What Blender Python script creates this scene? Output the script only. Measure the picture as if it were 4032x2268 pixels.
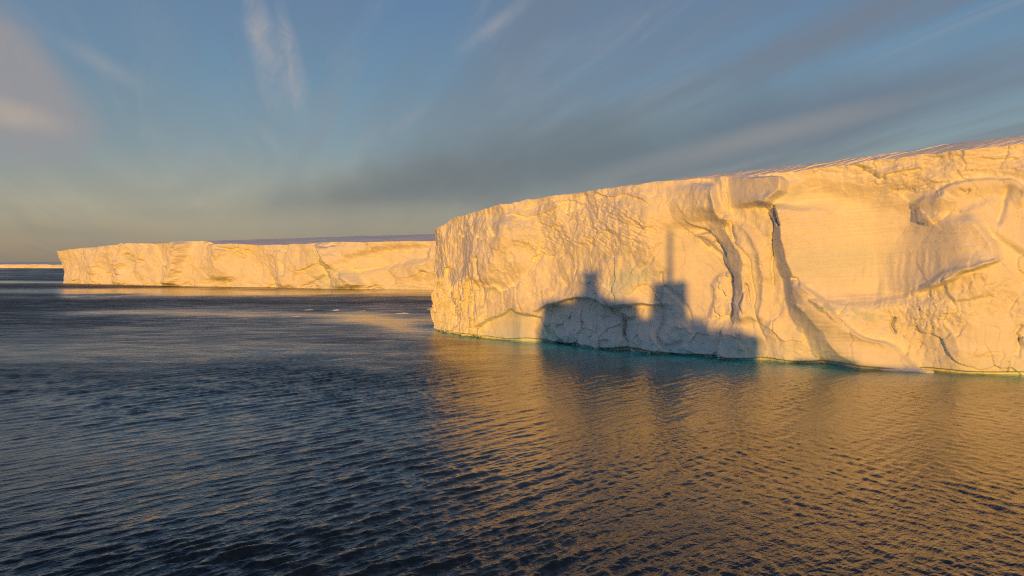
import bpy, math, random
import numpy as np

random.seed(7)
R = math.radians
C = bpy.context.scene.collection
for o in list(bpy.data.objects):
    bpy.data.objects.remove(o)

# ------------------------------------------------------------------ camera
CAM_H = 15.0                      # eye height on the ship's upper deck, metres above the sea
F = 2912.0                        # focal length in pixels of the 4032 x 2268 photograph
PITCH = math.atan(86.0 / F)       # the horizon lies 86 px above the middle of the frame
cam_d = bpy.data.cameras.new('camera')
cam = bpy.data.objects.new('camera', cam_d)
C.objects.link(cam)
cam.location = (0, 0, CAM_H)
cam.rotation_euler = (math.pi / 2 - PITCH, 0, 0)
cam_d.sensor_width = 36.0
cam_d.lens = 36.0 * F / 4032.0
cam_d.clip_start = 0.1
cam_d.clip_end = 120000
sc = bpy.context.scene
sc.camera = cam

# ------------------------------------------------------------------ light and exposure
SUN_AZ = 4.0                      # the light travels 4 degrees to the right of straight ahead
SUN_EL = 3.4
sc.view_settings.view_transform = 'Standard'
sc.view_settings.look = 'None'
sc.view_settings.exposure = 0.0
sc.view_settings.gamma = 1.0
sc.cycles.use_denoising = False
sc.cycles.filter_width = 1.1
sc.cycles.sample_clamp_indirect = 4.0
sc.cycles.max_bounces = 4
sc.cycles.diffuse_bounces = 3
sc.cycles.glossy_bounces = 3

sun_d = bpy.data.lights.new('sun', 'SUN')
sun_d.energy = 3.45
sun_d.angle = R(0.7)
sun_d.color = (1.0, 0.448, 0.045)
sun = bpy.data.objects.new('sun', sun_d)
C.objects.link(sun)
sun.rotation_euler = (R(90 - SUN_EL), 0, R(-SUN_AZ))


class N:
    """tiny helper for node trees"""
    def __init__(self, tree):
        self.t = tree
        self.nodes = tree.nodes

    def new(self, kind, **kw):
        n = self.nodes.new(kind)
        for k, v in kw.items():
            setattr(n, k, v)
        return n

    def link(self, a, b):
        self.t.links.new(a, b)

    def val(self, sock, v):
        if isinstance(v, (int, float)):
            sock.default_value = v
        elif isinstance(v, (tuple, list)):
            sock.default_value = tuple(v) if len(v) != 3 or sock.type != 'RGBA' else (*v, 1.0)
        else:
            self.link(v, sock)

    def m(self, op, a, b=0.0, c=0.0, clamp=False):
        n = self.new('ShaderNodeMath', operation=op, use_clamp=clamp)
        for s, v in zip(n.inputs, (a, b, c)):
            self.val(s, v)
        return n.outputs[0]

    def vm(self, op, a, b=(0, 0, 0)):
        n = self.new('ShaderNodeVectorMath', operation=op)
        self.val(n.inputs[0], a)
        self.val(n.inputs[1], b)
        return n.outputs['Value'] if op in ('DOT_PRODUCT', 'LENGTH') else n.outputs[0]

    def xyz(self, x, y, z=0.0):
        n = self.new('ShaderNodeCombineXYZ')
        for s, v in zip(n.inputs, (x, y, z)):
            self.val(s, v)
        return n.outputs[0]

    def sep(self, v):
        n = self.new('ShaderNodeSeparateXYZ')
        self.val(n.inputs[0], v)
        return n.outputs

    def noise(self, vec, scale, detail=4.0, rough=0.55, dist=0.0):
        n = self.new('ShaderNodeTexNoise')
        self.val(n.inputs['Vector'], vec)
        n.inputs['Scale'].default_value = scale
        n.inputs['Detail'].default_value = detail
        n.inputs['Roughness'].default_value = rough
        n.inputs['Distortion'].default_value = dist
        return n.outputs['Fac']

    def step(self, x, lo, hi, a=0.0, b=1.0):
        n = self.new('ShaderNodeMapRange', interpolation_type='SMOOTHSTEP')
        self.val(n.inputs['Value'], x)
        for k, v in (('From Min', lo), ('From Max', hi), ('To Min', a), ('To Max', b)):
            n.inputs[k].default_value = v
        return n.outputs[0]

    def mix(self, fac, a, b):
        n = self.new('ShaderNodeMix', data_type='RGBA')
        self.val(n.inputs[0], fac)
        self.val(n.inputs[6], a)
        self.val(n.inputs[7], b)
        return n.outputs[2]

    def ramp(self, fac, stops):
        n = self.new('ShaderNodeValToRGB')
        el = n.color_ramp.elements
        while len(el) < len(stops):
            el.new(0.5)
        for e, (p, c) in zip(el, stops):
            e.position = p
            e.color = (*c, 1.0)
        self.val(n.inputs[0], fac)
        return n.outputs[0]


def lin(r, g, b):
    """sRGB 0-255 to linear"""
    f = lambda c: (c / 255 / 12.92) if c / 255 <= 0.04045 else ((c / 255 + 0.055) / 1.055) ** 2.4
    return (f(r), f(g), f(b))


# ------------------------------------------------------------------ sky (world)
world = bpy.data.worlds.new('World')
sc.world = world
world.use_nodes = True
world.cycles.sampling_method = 'MANUAL'
world.cycles.sample_map_resolution = 256
w = N(world.node_tree)
for n in list(w.nodes):
    w.nodes.remove(n)
w_out = w.new('ShaderNodeOutputWorld')
w_bg = w.new('ShaderNodeBackground')
w.link(w_bg.outputs[0], w_out.inputs[0])
tc = w.new('ShaderNodeTexCoord')
d = tc.outputs['Generated']
dx, dy, dz = w.sep(d)
sky = w.new('ShaderNodeTexSky', sky_type='NISHITA')
sky.sun_disc = False
sky.sun_elevation = R(SUN_EL)
sky.sun_rotation = R(180 + SUN_AZ)
sky.altitude = 10
sky.air_density = 1.0
sky.dust_density = 1.4
sky.ozone_density = 1.6
SKY_STRENGTH = 0.1
K = 1.0 / SKY_STRENGTH
k = lambda c: tuple(x * K for x in c)
# clear air: physical sky blended with the measured fall-off of the evening sky
el_ = w.m('MAXIMUM', dz, 0.0)
grad = w.ramp(el_, [(0.0, lin(148, 134, 116)), (0.03, lin(168, 154, 130)), (0.075, lin(176, 172, 153)),
                    (0.15, lin(138, 160, 170)), (0.24, lin(114, 148, 175)), (0.36, lin(98, 130, 170)), (0.6, lin(60, 86, 126)), (1.0, lin(34, 52, 88))])
gs = w.vm('SCALE', grad)
gs.node.inputs['Scale'].default_value = K
base = w.mix(0.85, sky.outputs[0], gs)
# high cloud sheets: streaks laid along one direction on a flat layer, so they run together at the horizon
den = w.m('ADD', el_, 0.10)
px_ = w.m('DIVIDE', dx, den)
py_ = w.m('DIVIDE', dy, den)
ca, sa = math.cos(R(-19)), math.sin(R(-19))
al = w.m('ADD', w.m('MULTIPLY', px_, sa), w.m('MULTIPLY', py_, ca))
ac = w.m('SUBTRACT', w.m('MULTIPLY', px_, ca), w.m('MULTIPLY', py_, sa))
streak = w.noise(w.xyz(w.m('MULTIPLY', al, 0.22), ac, 3.7), 0.9, 5, 0.55, 0.6)
veil = w.step(streak, 0.42, 0.60)
streak2 = w.noise(w.xyz(w.m('MULTIPLY', al, 0.35), w.m('MULTIPLY', ac, 2.6), 9.1), 1.1, 6, 0.62, 0.9)
fine = w.step(streak2, 0.5, 0.78)
low = w.step(el_, 0.04, 0.30, 1.0, 0.0)
cloud_col = w.mix(low, k(lin(116, 127, 142)), k(lin(122, 127, 130)))
east = w.step(dx, -0.28, 0.20, 0.22, 0.85)
col = w.mix(w.m('MULTIPLY', veil, east), base, cloud_col)
col = w.mix(w.m('MULTIPLY', fine, w.step(el_, 0.1, 0.35, 0.14, 0.26)), col, k(lin(176, 172, 172)))


# single clouds, each at its own direction (tangent of azimuth and height, seen towards +Y)
fwd = w.step(dy, 0.05, 0.25)
gy = w.m('MAXIMUM', dy, 0.05)
gx_ = w.m('DIVIDE', dx, gy)
gz_ = w.m('DIVIDE', dz, gy)
wob = w.noise(w.xyz(gx_, gz_, 1.0), 7.0, 5, 0.6)
wob = w.m('SUBTRACT', wob, 0.5)
gr = w.step(w.noise(w.xyz(w.m('MULTIPLY', gx_, 2.2), w.m('MULTIPLY', gz_, 1.3), 4.0), 16.0, 4, 0.65, 1.0), 0.3, 0.72, 0.3, 1.0)


def cloud(u, v, lu, lv, ang, colr, amount, wobble=0.6, grain=0.25, edge=0.0):
    global col
    cx, cz = (u - 2016) / F, (1048 - v) / F
    a = w.m('SUBTRACT', gx_, cx)
    b = w.m('SUBTRACT', gz_, cz)
    c_, s_ = math.cos(R(ang)), math.sin(R(ang))
    p = w.m('DIVIDE', w.m('ADD', w.m('MULTIPLY', a, c_), w.m('MULTIPLY', b, s_)), lu / F)
    q = w.m('DIVIDE', w.m('SUBTRACT', w.m('MULTIPLY', b, c_), w.m('MULTIPLY', a, s_)), lv / F)
    r2 = w.m('ADD', w.m('MULTIPLY', p, p), w.m('MULTIPLY', q, q))
    r = w.m('ADD', w.m('SQRT', r2), w.m('MULTIPLY', wob, wobble * 2))
    body = w.step(r, edge, 1.25, 1.0, 0.0)
    g = w.m('ADD', w.m('MULTIPLY', gr, grain), 1.0 - grain)
    f = w.m('MULTIPLY', w.m('MULTIPLY', body, g), w.m('MULTIPLY', fwd, amount))
    col = w.mix(f, col, k(colr))


cloud(2350, 620, 1450, 230, 11, lin(106, 117, 125), 0.85, 0.35, 0.0)      # long grey bank over the ice
cloud(1500, 760, 700, 120, 8, lin(112, 118, 120), 0.6, 0.5, 0.0)
cloud(3300, 420, 900, 160, 14, lin(104, 122, 144), 0.5, 0.4, 0.0)
cloud(3000, 540, 800, 60, 14, lin(150, 150, 150), 0.6, 0.35, 0.0)
cloud(1050, 880, 800, 75, 4, lin(168, 160, 140), 0.5, 0.4, 0.0)
cloud(330, 925, 520, 45, -3, lin(146, 140, 126), 0.45, 0.4, 0.0)
cloud(-20, 300, 460, 225, -40, lin(154, 150, 152), 0.9, 0.32, 0.3, 0.62)
cloud(60, 455, 230, 60, -14, lin(184, 170, 156), 0.7, 0.5, 0.3)
cloud(420, 260, 260, 48, -30, lin(150, 158, 166), 0.5, 0.6)
cloud(1040, 150, 290, 66, -78, lin(160, 162, 168), 0.95, 1.0, 0.95)
cloud(1145, 220, 240, 50, -80, lin(158, 161, 168), 0.9, 1.0, 0.95)
cloud(1230, 560, 420, 60, 62, lin(138, 146, 154), 0.4, 0.9, 0.8)
cloud(620, 120, 260, 120, -50, lin(128, 144, 164), 0.35, 0.8, 0.8)
cloud(1075, 560, 110, 30, -50, lin(150, 160, 164), 0.4, 0.8)
cloud(1930, 120, 210, 38, 36, lin(158, 160, 168), 0.65, 0.7, 0.8)
cloud(1620, 470, 120, 28, 35, lin(146, 152, 160), 0.35, 0.8)
w.link(col, w_bg.inputs['Color'])
w_bg.inputs['Strength'].default_value = SKY_STRENGTH


# ------------------------------------------------------------------ helpers
cp, sp = math.cos(PITCH), math.sin(PITCH)


def ground(u, v):
    """pixel of the photograph -> point of the sea surface"""
    a, b = (u - 2016) / F, (1134 - v) / F
    dirn = np.array([a, cp + b * sp, -sp + b * cp])
    return dirn[:2] * (CAM_H / -dirn[2])


def project(x, y, z):
    """point -> pixel of the photograph (numpy arrays)"""
    zz = z - CAM_H
    dep = y * cp - zz * sp
    up = y * sp + zz * cp
    return 2016 + F * x / dep, 1134 - F * up / dep


def height_at(v, depth):
    """height of a point seen at row v, at distance depth along +Y"""
    b = (1134 - v) / F
    return CAM_H + (-sp + b * cp) / (cp + b * sp) * depth


def sst(x):
    x = np.clip(x, 0, 1)
    return x * x * (3 - 2 * x)


def h2(i, j, seed):
    n = (i.astype(np.int64) * 374761393 + j.astype(np.int64) * 668265263 + seed * 974634541) & 0x7fffffff
    n = ((n ^ (n >> 13)) * 1274126177) & 0x7fffffff
    n = ((n ^ (n >> 16)) * 974634541) & 0x7fffffff
    return ((n ^ (n >> 11)) & 0xffff) / 65535.0


def perlin(x, y, seed=0):
    i, j = np.floor(x), np.floor(y)
    fx, fy = x - i, y - j
    u, v = fx * fx * fx * (fx * (fx * 6 - 15) + 10), fy * fy * fy * (fy * (fy * 6 - 15) + 10)

    def g(a, b):
        t = h2(i + a, j + b, seed) * 2 * np.pi
        return np.cos(t) * (fx - a) + np.sin(t) * (fy - b)
    return ((g(0, 0) * (1 - u) + g(1, 0) * u) * (1 - v) + (g(0, 1) * (1 - u) + g(1, 1) * u) * v) * 1.5


def fbm(x, y, seed=0, oct=4, gain=0.5):
    s, a = 0, 1.0
    for o in range(oct):
        s = s + a * perlin(x * 2 ** o + o * 17.3, y * 2 ** o + o * 5.1, seed + o * 31)
        a *= gain
    return s


def facets(x, y, seed=0, tilt=0.5):
    x, y = x + 0.28 * fbm(x * 1.3, y * 1.3, seed + 500, 3), y + 0.28 * fbm(x * 1.3 + 9.7, y * 1.3 + 3.1, seed + 600, 3)
    return _facets(x, y, seed, tilt)


def _facets(x, y, seed, tilt):
    """broken planes: every Voronoi cell is a plane of its own tilt and level"""
    i, j = np.floor(x), np.floor(y)
    best = np.full(x.shape, 1e9)
    val = np.zeros_like(x)
    for a in (-1, 0, 1):
        for b in (-1, 0, 1):
            ci, cj = i + a, j + b
            sx, sy = ci + h2(ci, cj, seed), cj + h2(ci, cj, seed + 7)
            dd = (x - sx) ** 2 + (y - sy) ** 2
            pl = (h2(ci, cj, seed + 3) - 0.5) * 0.7 + tilt * ((h2(ci, cj, seed + 11) - 0.5) * 2 * (x - sx) + (h2(ci, cj, seed + 13) - 0.5) * 2 * (y - sy))
            mk = dd < best
            best = np.where(mk, dd, best)
            val = np.where(mk, pl, val)
    return val


def planes(x, y, seed=0, f=0.55):
    """flat facets that meet along creases: tangent planes of a soft relief, one for each cell"""
    x, y = x + 0.16 * fbm(x * 1.1, y * 1.1, seed + 500, 2), y + 0.16 * fbm(x * 1.1 + 9.7, y * 1.1 + 3.1, seed + 600, 2)
    i, j = np.floor(x), np.floor(y)
    best = np.full(x.shape, 1e9)
    px, py = np.zeros_like(x), np.zeros_like(x)
    for a in (-1, 0, 1):
        for b_ in (-1, 0, 1):
            ci, cj = i + a, j + b_
            sx, sy = ci + h2(ci, cj, seed), cj + h2(ci, cj, seed + 7)
            dd = (x - sx) ** 2 + (y - sy) ** 2
            mk = dd < best
            best = np.where(mk, dd, best)
            px, py = np.where(mk, sx, px), np.where(mk, sy, py)
    g0 = perlin(px * f, py * f, seed + 50)
    e_ = 0.02
    gx_ = (perlin((px + e_) * f, py * f, seed + 50) - g0) / e_
    gy_ = (perlin(px * f, (py + e_) * f, seed + 50) - g0) / e_
    return g0 + gx_ * (x - px) + gy_ * (y - py)


def seg_dist(U, V, pts):
    d_ = np.full(U.shape, 1e9)
    for (x0, y0), (x1, y1) in zip(pts[:-1], pts[1:]):
        ex, ey = x1 - x0, y1 - y0
        t = np.clip(((U - x0) * ex + (V - y0) * ey) / (ex * ex + ey * ey + 1e-9), 0, 1)
        d_ = np.minimum(d_, np.hypot(U - x0 - t * ex, V - y0 - t * ey))
    return d_


def poly_mask(U, V, pts, soft):
    """1 inside, 0 outside, with an edge of the given width"""
    inside = np.zeros(U.shape, bool)
    n = len(pts)
    for q in range(n):
        (x0, y0), (x1, y1) = pts[q], pts[(q + 1) % n]
        c = (y0 > V) != (y1 > V)
        with np.errstate(divide='ignore', invalid='ignore'):
            xi = (x1 - x0) * (V - y0) / (y1 - y0 + 1e-12) + x0
        inside ^= c & (U < xi)
    dd = seg_dist(U, V, pts + [pts[0]])
    return sst(0.5 + np.where(inside, dd, -dd) / (2 * soft))


def band(U, V, A, B, Cw, v0, v1, soft=25):
    """rises from curve A to curve B (lists of (v, u)), falls back over Cw pixels to the right of B"""
    f = lambda L: np.interp(V, [p[0] for p in L], [p[1] for p in L])
    a, b = f(A), f(B)
    t = np.clip((U - a) / np.maximum(b - a, 2), 0, 1)
    t = t * (1 - sst((U - b) / Cw))
    return t * sst((V - v0) / soft + 0.5) * (1 - sst((V - v1) / soft + 0.5))


def grid_mesh(name, X, Y, Z, mat, parent=None, smooth=True, attrs=None, wrap=False):
    nr, nc = X.shape
    co = np.stack([X, Y, Z], -1).reshape(-1, 3).astype(np.float32)
    r_, c_ = np.meshgrid(np.arange(nr - 1), np.arange(nc if wrap else nc - 1), indexing='ij')
    cn = (c_ + 1) % nc
    q = np.stack([r_ * nc + c_, r_ * nc + cn, (r_ + 1) * nc + cn, (r_ + 1) * nc + c_], -1).reshape(-1, 4)
    me = bpy.data.meshes.new(name)
    me.vertices.add(len(co))
    me.vertices.foreach_set('co', co.ravel())
    me.loops.add(q.size)
    me.loops.foreach_set('vertex_index', q.ravel().astype(np.int32))
    me.polygons.add(len(q))
    me.polygons.foreach_set('loop_start', (np.arange(len(q)) * 4).astype(np.int32))
    me.polygons.foreach_set('use_smooth', np.full(len(q), smooth, bool))
    for an, av in (attrs or {}).items():
        at = me.attributes.new(an, 'FLOAT', 'POINT')
        at.data.foreach_set('value', av.reshape(-1).astype(np.float32))
    me.update(calc_edges=True)
    me.validate()
    me.materials.append(mat)
    o = bpy.data.objects.new(name, me)
    C.objects.link(o)
    if parent:
        o.parent = parent
    return o


def mesh_obj(name, verts, faces, mat, parent=None, smooth=False):
    me = bpy.data.meshes.new(name)
    me.from_pydata([tuple(v) for v in verts], [], faces)
    me.update()
    if smooth:
        me.polygons.foreach_set('use_smooth', [True] * len(me.polygons))
    me.materials.append(mat)
    o = bpy.data.objects.new(name, me)
    C.objects.link(o)
    if parent:
        o.parent = parent
    return o


def thing(name, label, cat, loc=(0, 0, 0), group=None):
    o = bpy.data.objects.new(name, None)
    C.objects.link(o)
    o.location = loc
    o['label'] = label
    o['category'] = cat
    if group:
        o['group'] = group
    return o


def tag(o, label, cat, group=None):
    o['label'] = label
    o['category'] = cat
    if group:
        o['group'] = group
    return o


def material(name):
    mt = bpy.data.materials.new(name)
    mt.use_nodes = True
    t = N(mt.node_tree)
    return mt, t, mt.node_tree.nodes['Principled BSDF']


# ------------------------------------------------------------------ materials
def ice_material(name, unit=1.0, tint=0.5):
    mt, t, b = material(name)
    pos = t.new('ShaderNodeNewGeometry').outputs['Position']
    p = t.vm('MULTIPLY', pos, (1 / unit,) * 3)
    n1 = t.noise(p, 0.16, 5, 0.6)
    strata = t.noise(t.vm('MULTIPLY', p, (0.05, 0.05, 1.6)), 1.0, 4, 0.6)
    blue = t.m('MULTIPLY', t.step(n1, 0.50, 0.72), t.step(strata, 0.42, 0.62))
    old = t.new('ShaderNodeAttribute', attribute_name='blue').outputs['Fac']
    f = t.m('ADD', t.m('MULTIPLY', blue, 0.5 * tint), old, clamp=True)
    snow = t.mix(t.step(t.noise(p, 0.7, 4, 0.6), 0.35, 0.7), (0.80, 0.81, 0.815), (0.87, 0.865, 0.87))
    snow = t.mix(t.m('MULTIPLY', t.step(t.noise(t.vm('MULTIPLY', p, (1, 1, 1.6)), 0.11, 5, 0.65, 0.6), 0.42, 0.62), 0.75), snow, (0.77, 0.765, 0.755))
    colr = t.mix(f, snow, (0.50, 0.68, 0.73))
    t.link(colr, b.inputs['Base Color'])
    b.inputs['Roughness'].default_value = 0.55
    b.inputs['Specular IOR Level'].default_value = 0.3
    b.inputs['IOR'].default_value = 1.31
    bumph = t.m('ADD', t.noise(p, 2.2, 7, 0.62), t.m('MULTIPLY', t.noise(t.vm('MULTIPLY', p, (1, 1, 2.5)), 6.0, 4, 0.6), 0.3))
    bn = t.new('ShaderNodeBump')
    bn.inputs['Strength'].default_value = 0.5
    bn.inputs['Distance'].default_value = 0.11 * unit
    t.link(bumph, bn.inputs['Height'])
    t.link(bn.outputs[0], b.inputs['Normal'])
    return mt


def snow_material(name, unit=1.0):
    mt, t, b = material(name)
    pos = t.new('ShaderNodeNewGeometry').outputs['Position']
    p = t.vm('MULTIPLY', pos, (1 / unit, 1 / unit, 1 / unit))
    n1 = t.noise(p, 0.35, 6, 0.6)
    t.link(t.mix(n1, (0.80, 0.80, 0.82), (0.88, 0.88, 0.88)), b.inputs['Base Color'])
    b.inputs['Roughness'].default_value = 0.7
    b.inputs['Specular IOR Level'].default_value = 0.2
    bn = t.new('ShaderNodeBump')
    bn.inputs['Strength'].default_value = 0.5
    bn.inputs['Distance'].default_value = 0.25 * unit
    t.link(t.noise(t.vm('MULTIPLY', p, (0.5, 1.6, 1)), 0.9, 6, 0.6), bn.inputs['Height'])
    t.link(bn.outputs[0], b.inputs['Normal'])
    return mt


def plain_material(name, c, rough=0.5, metal=0.0):
    mt, t, b = material(name)
    pos = t.new('ShaderNodeNewGeometry').outputs['Position']
    f = t.noise(pos, 0.8, 5, 0.6)
    t.link(t.mix(f, tuple(x * 0.88 for x in c), tuple(min(1, x * 1.08) for x in c)), b.inputs['Base Color'])
    b.inputs['Roughness'].default_value = rough
    b.inputs['Metallic'].default_value = metal
    return mt


M_ice = ice_material('glacier_ice')
M_ice_far = ice_material('glacier_ice_far', 3.5, 0.3)
M_ice_horizon = ice_material('glacier_ice_horizon', 14.0, 0.1)
M_snow = snow_material('wind_packed_snow')
M_snow_far = snow_material('wind_packed_snow_far', 6.0)

sea_mat, t, b = material('sea_water')
pos = t.new('ShaderNodeNewGeometry').outputs['Position']
teal_glow = t.new('ShaderNodeAttribute', attribute_name='teal_glow').outputs['Fac']
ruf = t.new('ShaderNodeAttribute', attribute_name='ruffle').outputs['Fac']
t.link(t.mix(teal_glow, (0.003, 0.009, 0.016), (0.015, 0.62, 0.70)), b.inputs['Base Color'])  # turquoise glow beside the ice is put into the base colour
paws = t.noise(t.vm('MULTIPLY', pos, (0.07, 0.2, 0)), 1.0, 5, 0.74, 0.4)
gl = t.m('MULTIPLY', t.new('ShaderNodeAttribute', attribute_name='gloss').outputs['Fac'], t.step(paws, 0.30, 0.70, 0.62, 1.25))
t.link(gl, b.inputs['Roughness'])
b.inputs['IOR'].default_value = 1.345
b.inputs['Coat Weight'].default_value = 0.5
b.inputs['Coat IOR'].default_value = 1.333
t.link(gl, b.inputs['Coat Roughness'])
b.inputs['Specular IOR Level'].default_value = 0.5
r45 = t.new('ShaderNodeMapping')
r45.inputs['Rotation'].default_value = (0, 0, R(-42))
t.link(pos, r45.inputs['Vector'])
pr = r45.outputs[0]
w1 = t.noise(t.vm('MULTIPLY', pr, (0.45, 1.0, 0)), 1.5, 2, 0.55)
w2 = t.noise(t.vm('MULTIPLY', pr, (0.6, 1.0, 0)), 5.0, 3, 0.6)
hgt = t.m('ADD', t.m('MULTIPLY', w1, 0.26), t.m('MULTIPLY', w2, 0.085))
w4 = t.noise(t.vm('MULTIPLY', pr, (0.05, 0.22, 0)), 1.0, 3, 0.6)
hgt = t.m('MULTIPLY', t.m('ADD', hgt, t.m('MULTIPLY', w4, 0.7)), ruf)
bn = t.new('ShaderNodeBump')
bn.inputs['Strength'].default_value = 1.0
bn.inputs['Distance'].default_value = 1.0
t.link(hgt, bn.inputs['Height'])
t.link(bn.outputs[0], b.inputs['Normal'])

t.link(bn.outputs[0], b.inputs['Coat Normal'])

# ------------------------------------------------------------------ near ice cliff: plan
WL = [(1709, 1294), (1769, 1312), (1902, 1334), (2113, 1349), (2270, 1365), (2442, 1384), (2583, 1393), (2817, 1407),
      (2974, 1423), (3365, 1442), (3600, 1456), (3756, 1471), (4032, 1481)]
base = [ground(*p) for p in WL]
base = [np.array(p) for p in [(62.0, 330.0), (22.0, 262.0), (-6.0, 212.0), (-15.0, 190.0)]] + base + \
       [np.array(p) for p in [(92.0, 90.0), (128.0, 72.0), (175.0, 46.0)]]
base = np.array(base)
arc = np.r_[0, np.cumsum(np.hypot(*np.diff(base, axis=0).T))]


def smooth_poly(base, arc, s, win):
    """polyline rounded over win metres"""
    xs = np.zeros_like(s)
    ys = np.zeros_like(s)
    offs = np.linspace(-win / 2, win / 2, 9)
    for o_ in offs:
        q = s + o_
        xs += np.interp(q, arc, base[:, 0])
        ys += np.interp(q, arc, base[:, 1])
    return xs / 9, ys / 9


s_vis0, s_vis1 = arc[3] - 2, arc[16] + 12
s_cols = np.r_[np.linspace(0, s_vis0, 60)[:-1], np.linspace(s_vis0, s_vis1, 1180), np.linspace(s_vis1, arc[-1], 120)[1:]]
bx, by = smooth_poly(base, arc, s_cols, 5.0)
tx, ty = np.gradient(bx, s_cols), np.gradient(by, s_cols)
for _ in range(40):
    tx = np.r_[tx[0], (tx[:-2] + tx[1:-1] + tx[2:]) / 3, tx[-1]]
    ty = np.r_[ty[0], (ty[:-2] + ty[1:-1] + ty[2:]) / 3, ty[-1]]
tl = np.hypot(tx, ty)
nx, ny = ty / tl, -tx / tl                    # outward, towards the sea
flip = (nx * -0.6 + ny * -0.8) < 0
if flip.mean() > 0.5:
    nx, ny = -nx, -ny
TOP = [(1722, 906), (1756, 880), (1768, 862), (1910, 820), (2113, 780), (2348, 746), (2598, 713), (2817, 696),
       (3068, 683), (3443, 630), (3756, 592), (4032, 560)]
u_col = np.where(by > 20, 2016 + F * bx / by, 6000)
u_col[s_cols < arc[4]] = 1700
top_u = [p[0] for p in TOP]
top_v = np.interp(u_col, top_u, [p[1] for p in TOP])
z_top = np.array([height_at(v, y) for v, y in zip(top_v, by)])
z_end = height_at(560, base[16][1])
z_top[u_col > 4040] = z_end
z_start = height_at(906, base[4][1])
z_top = np.where(s_cols < arc[4], z_start + (arc[4] - s_cols) * 0.01, z_top)
for _ in range(12):
    z_top = np.r_[z_top[0], (z_top[:-2] + z_top[1:-1] + z_top[2:]) / 3, z_top[-1]]
z_top = z_top + 0.2 * fbm(s_cols * 0.3, s_cols * 0, 5, 5, 0.6)

NR = 300
Z0 = -2.0
tt = np.linspace(0, 1, NR)[:, None]
Zg = Z0 + (z_top - Z0)[None, :] * tt
Sg = np.broadcast_to(s_cols[None, :], Zg.shape)
BX, BY = np.broadcast_to(bx[None, :], Zg.shape), np.broadcast_to(by[None, :], Zg.shape)
U, V = project(BX, np.maximum(BY, 5), Zg)
vis = (Sg > arc[4] - 3)
U = np.where(vis, U, 1690 - (arc[4] - Sg) * 8)


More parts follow.
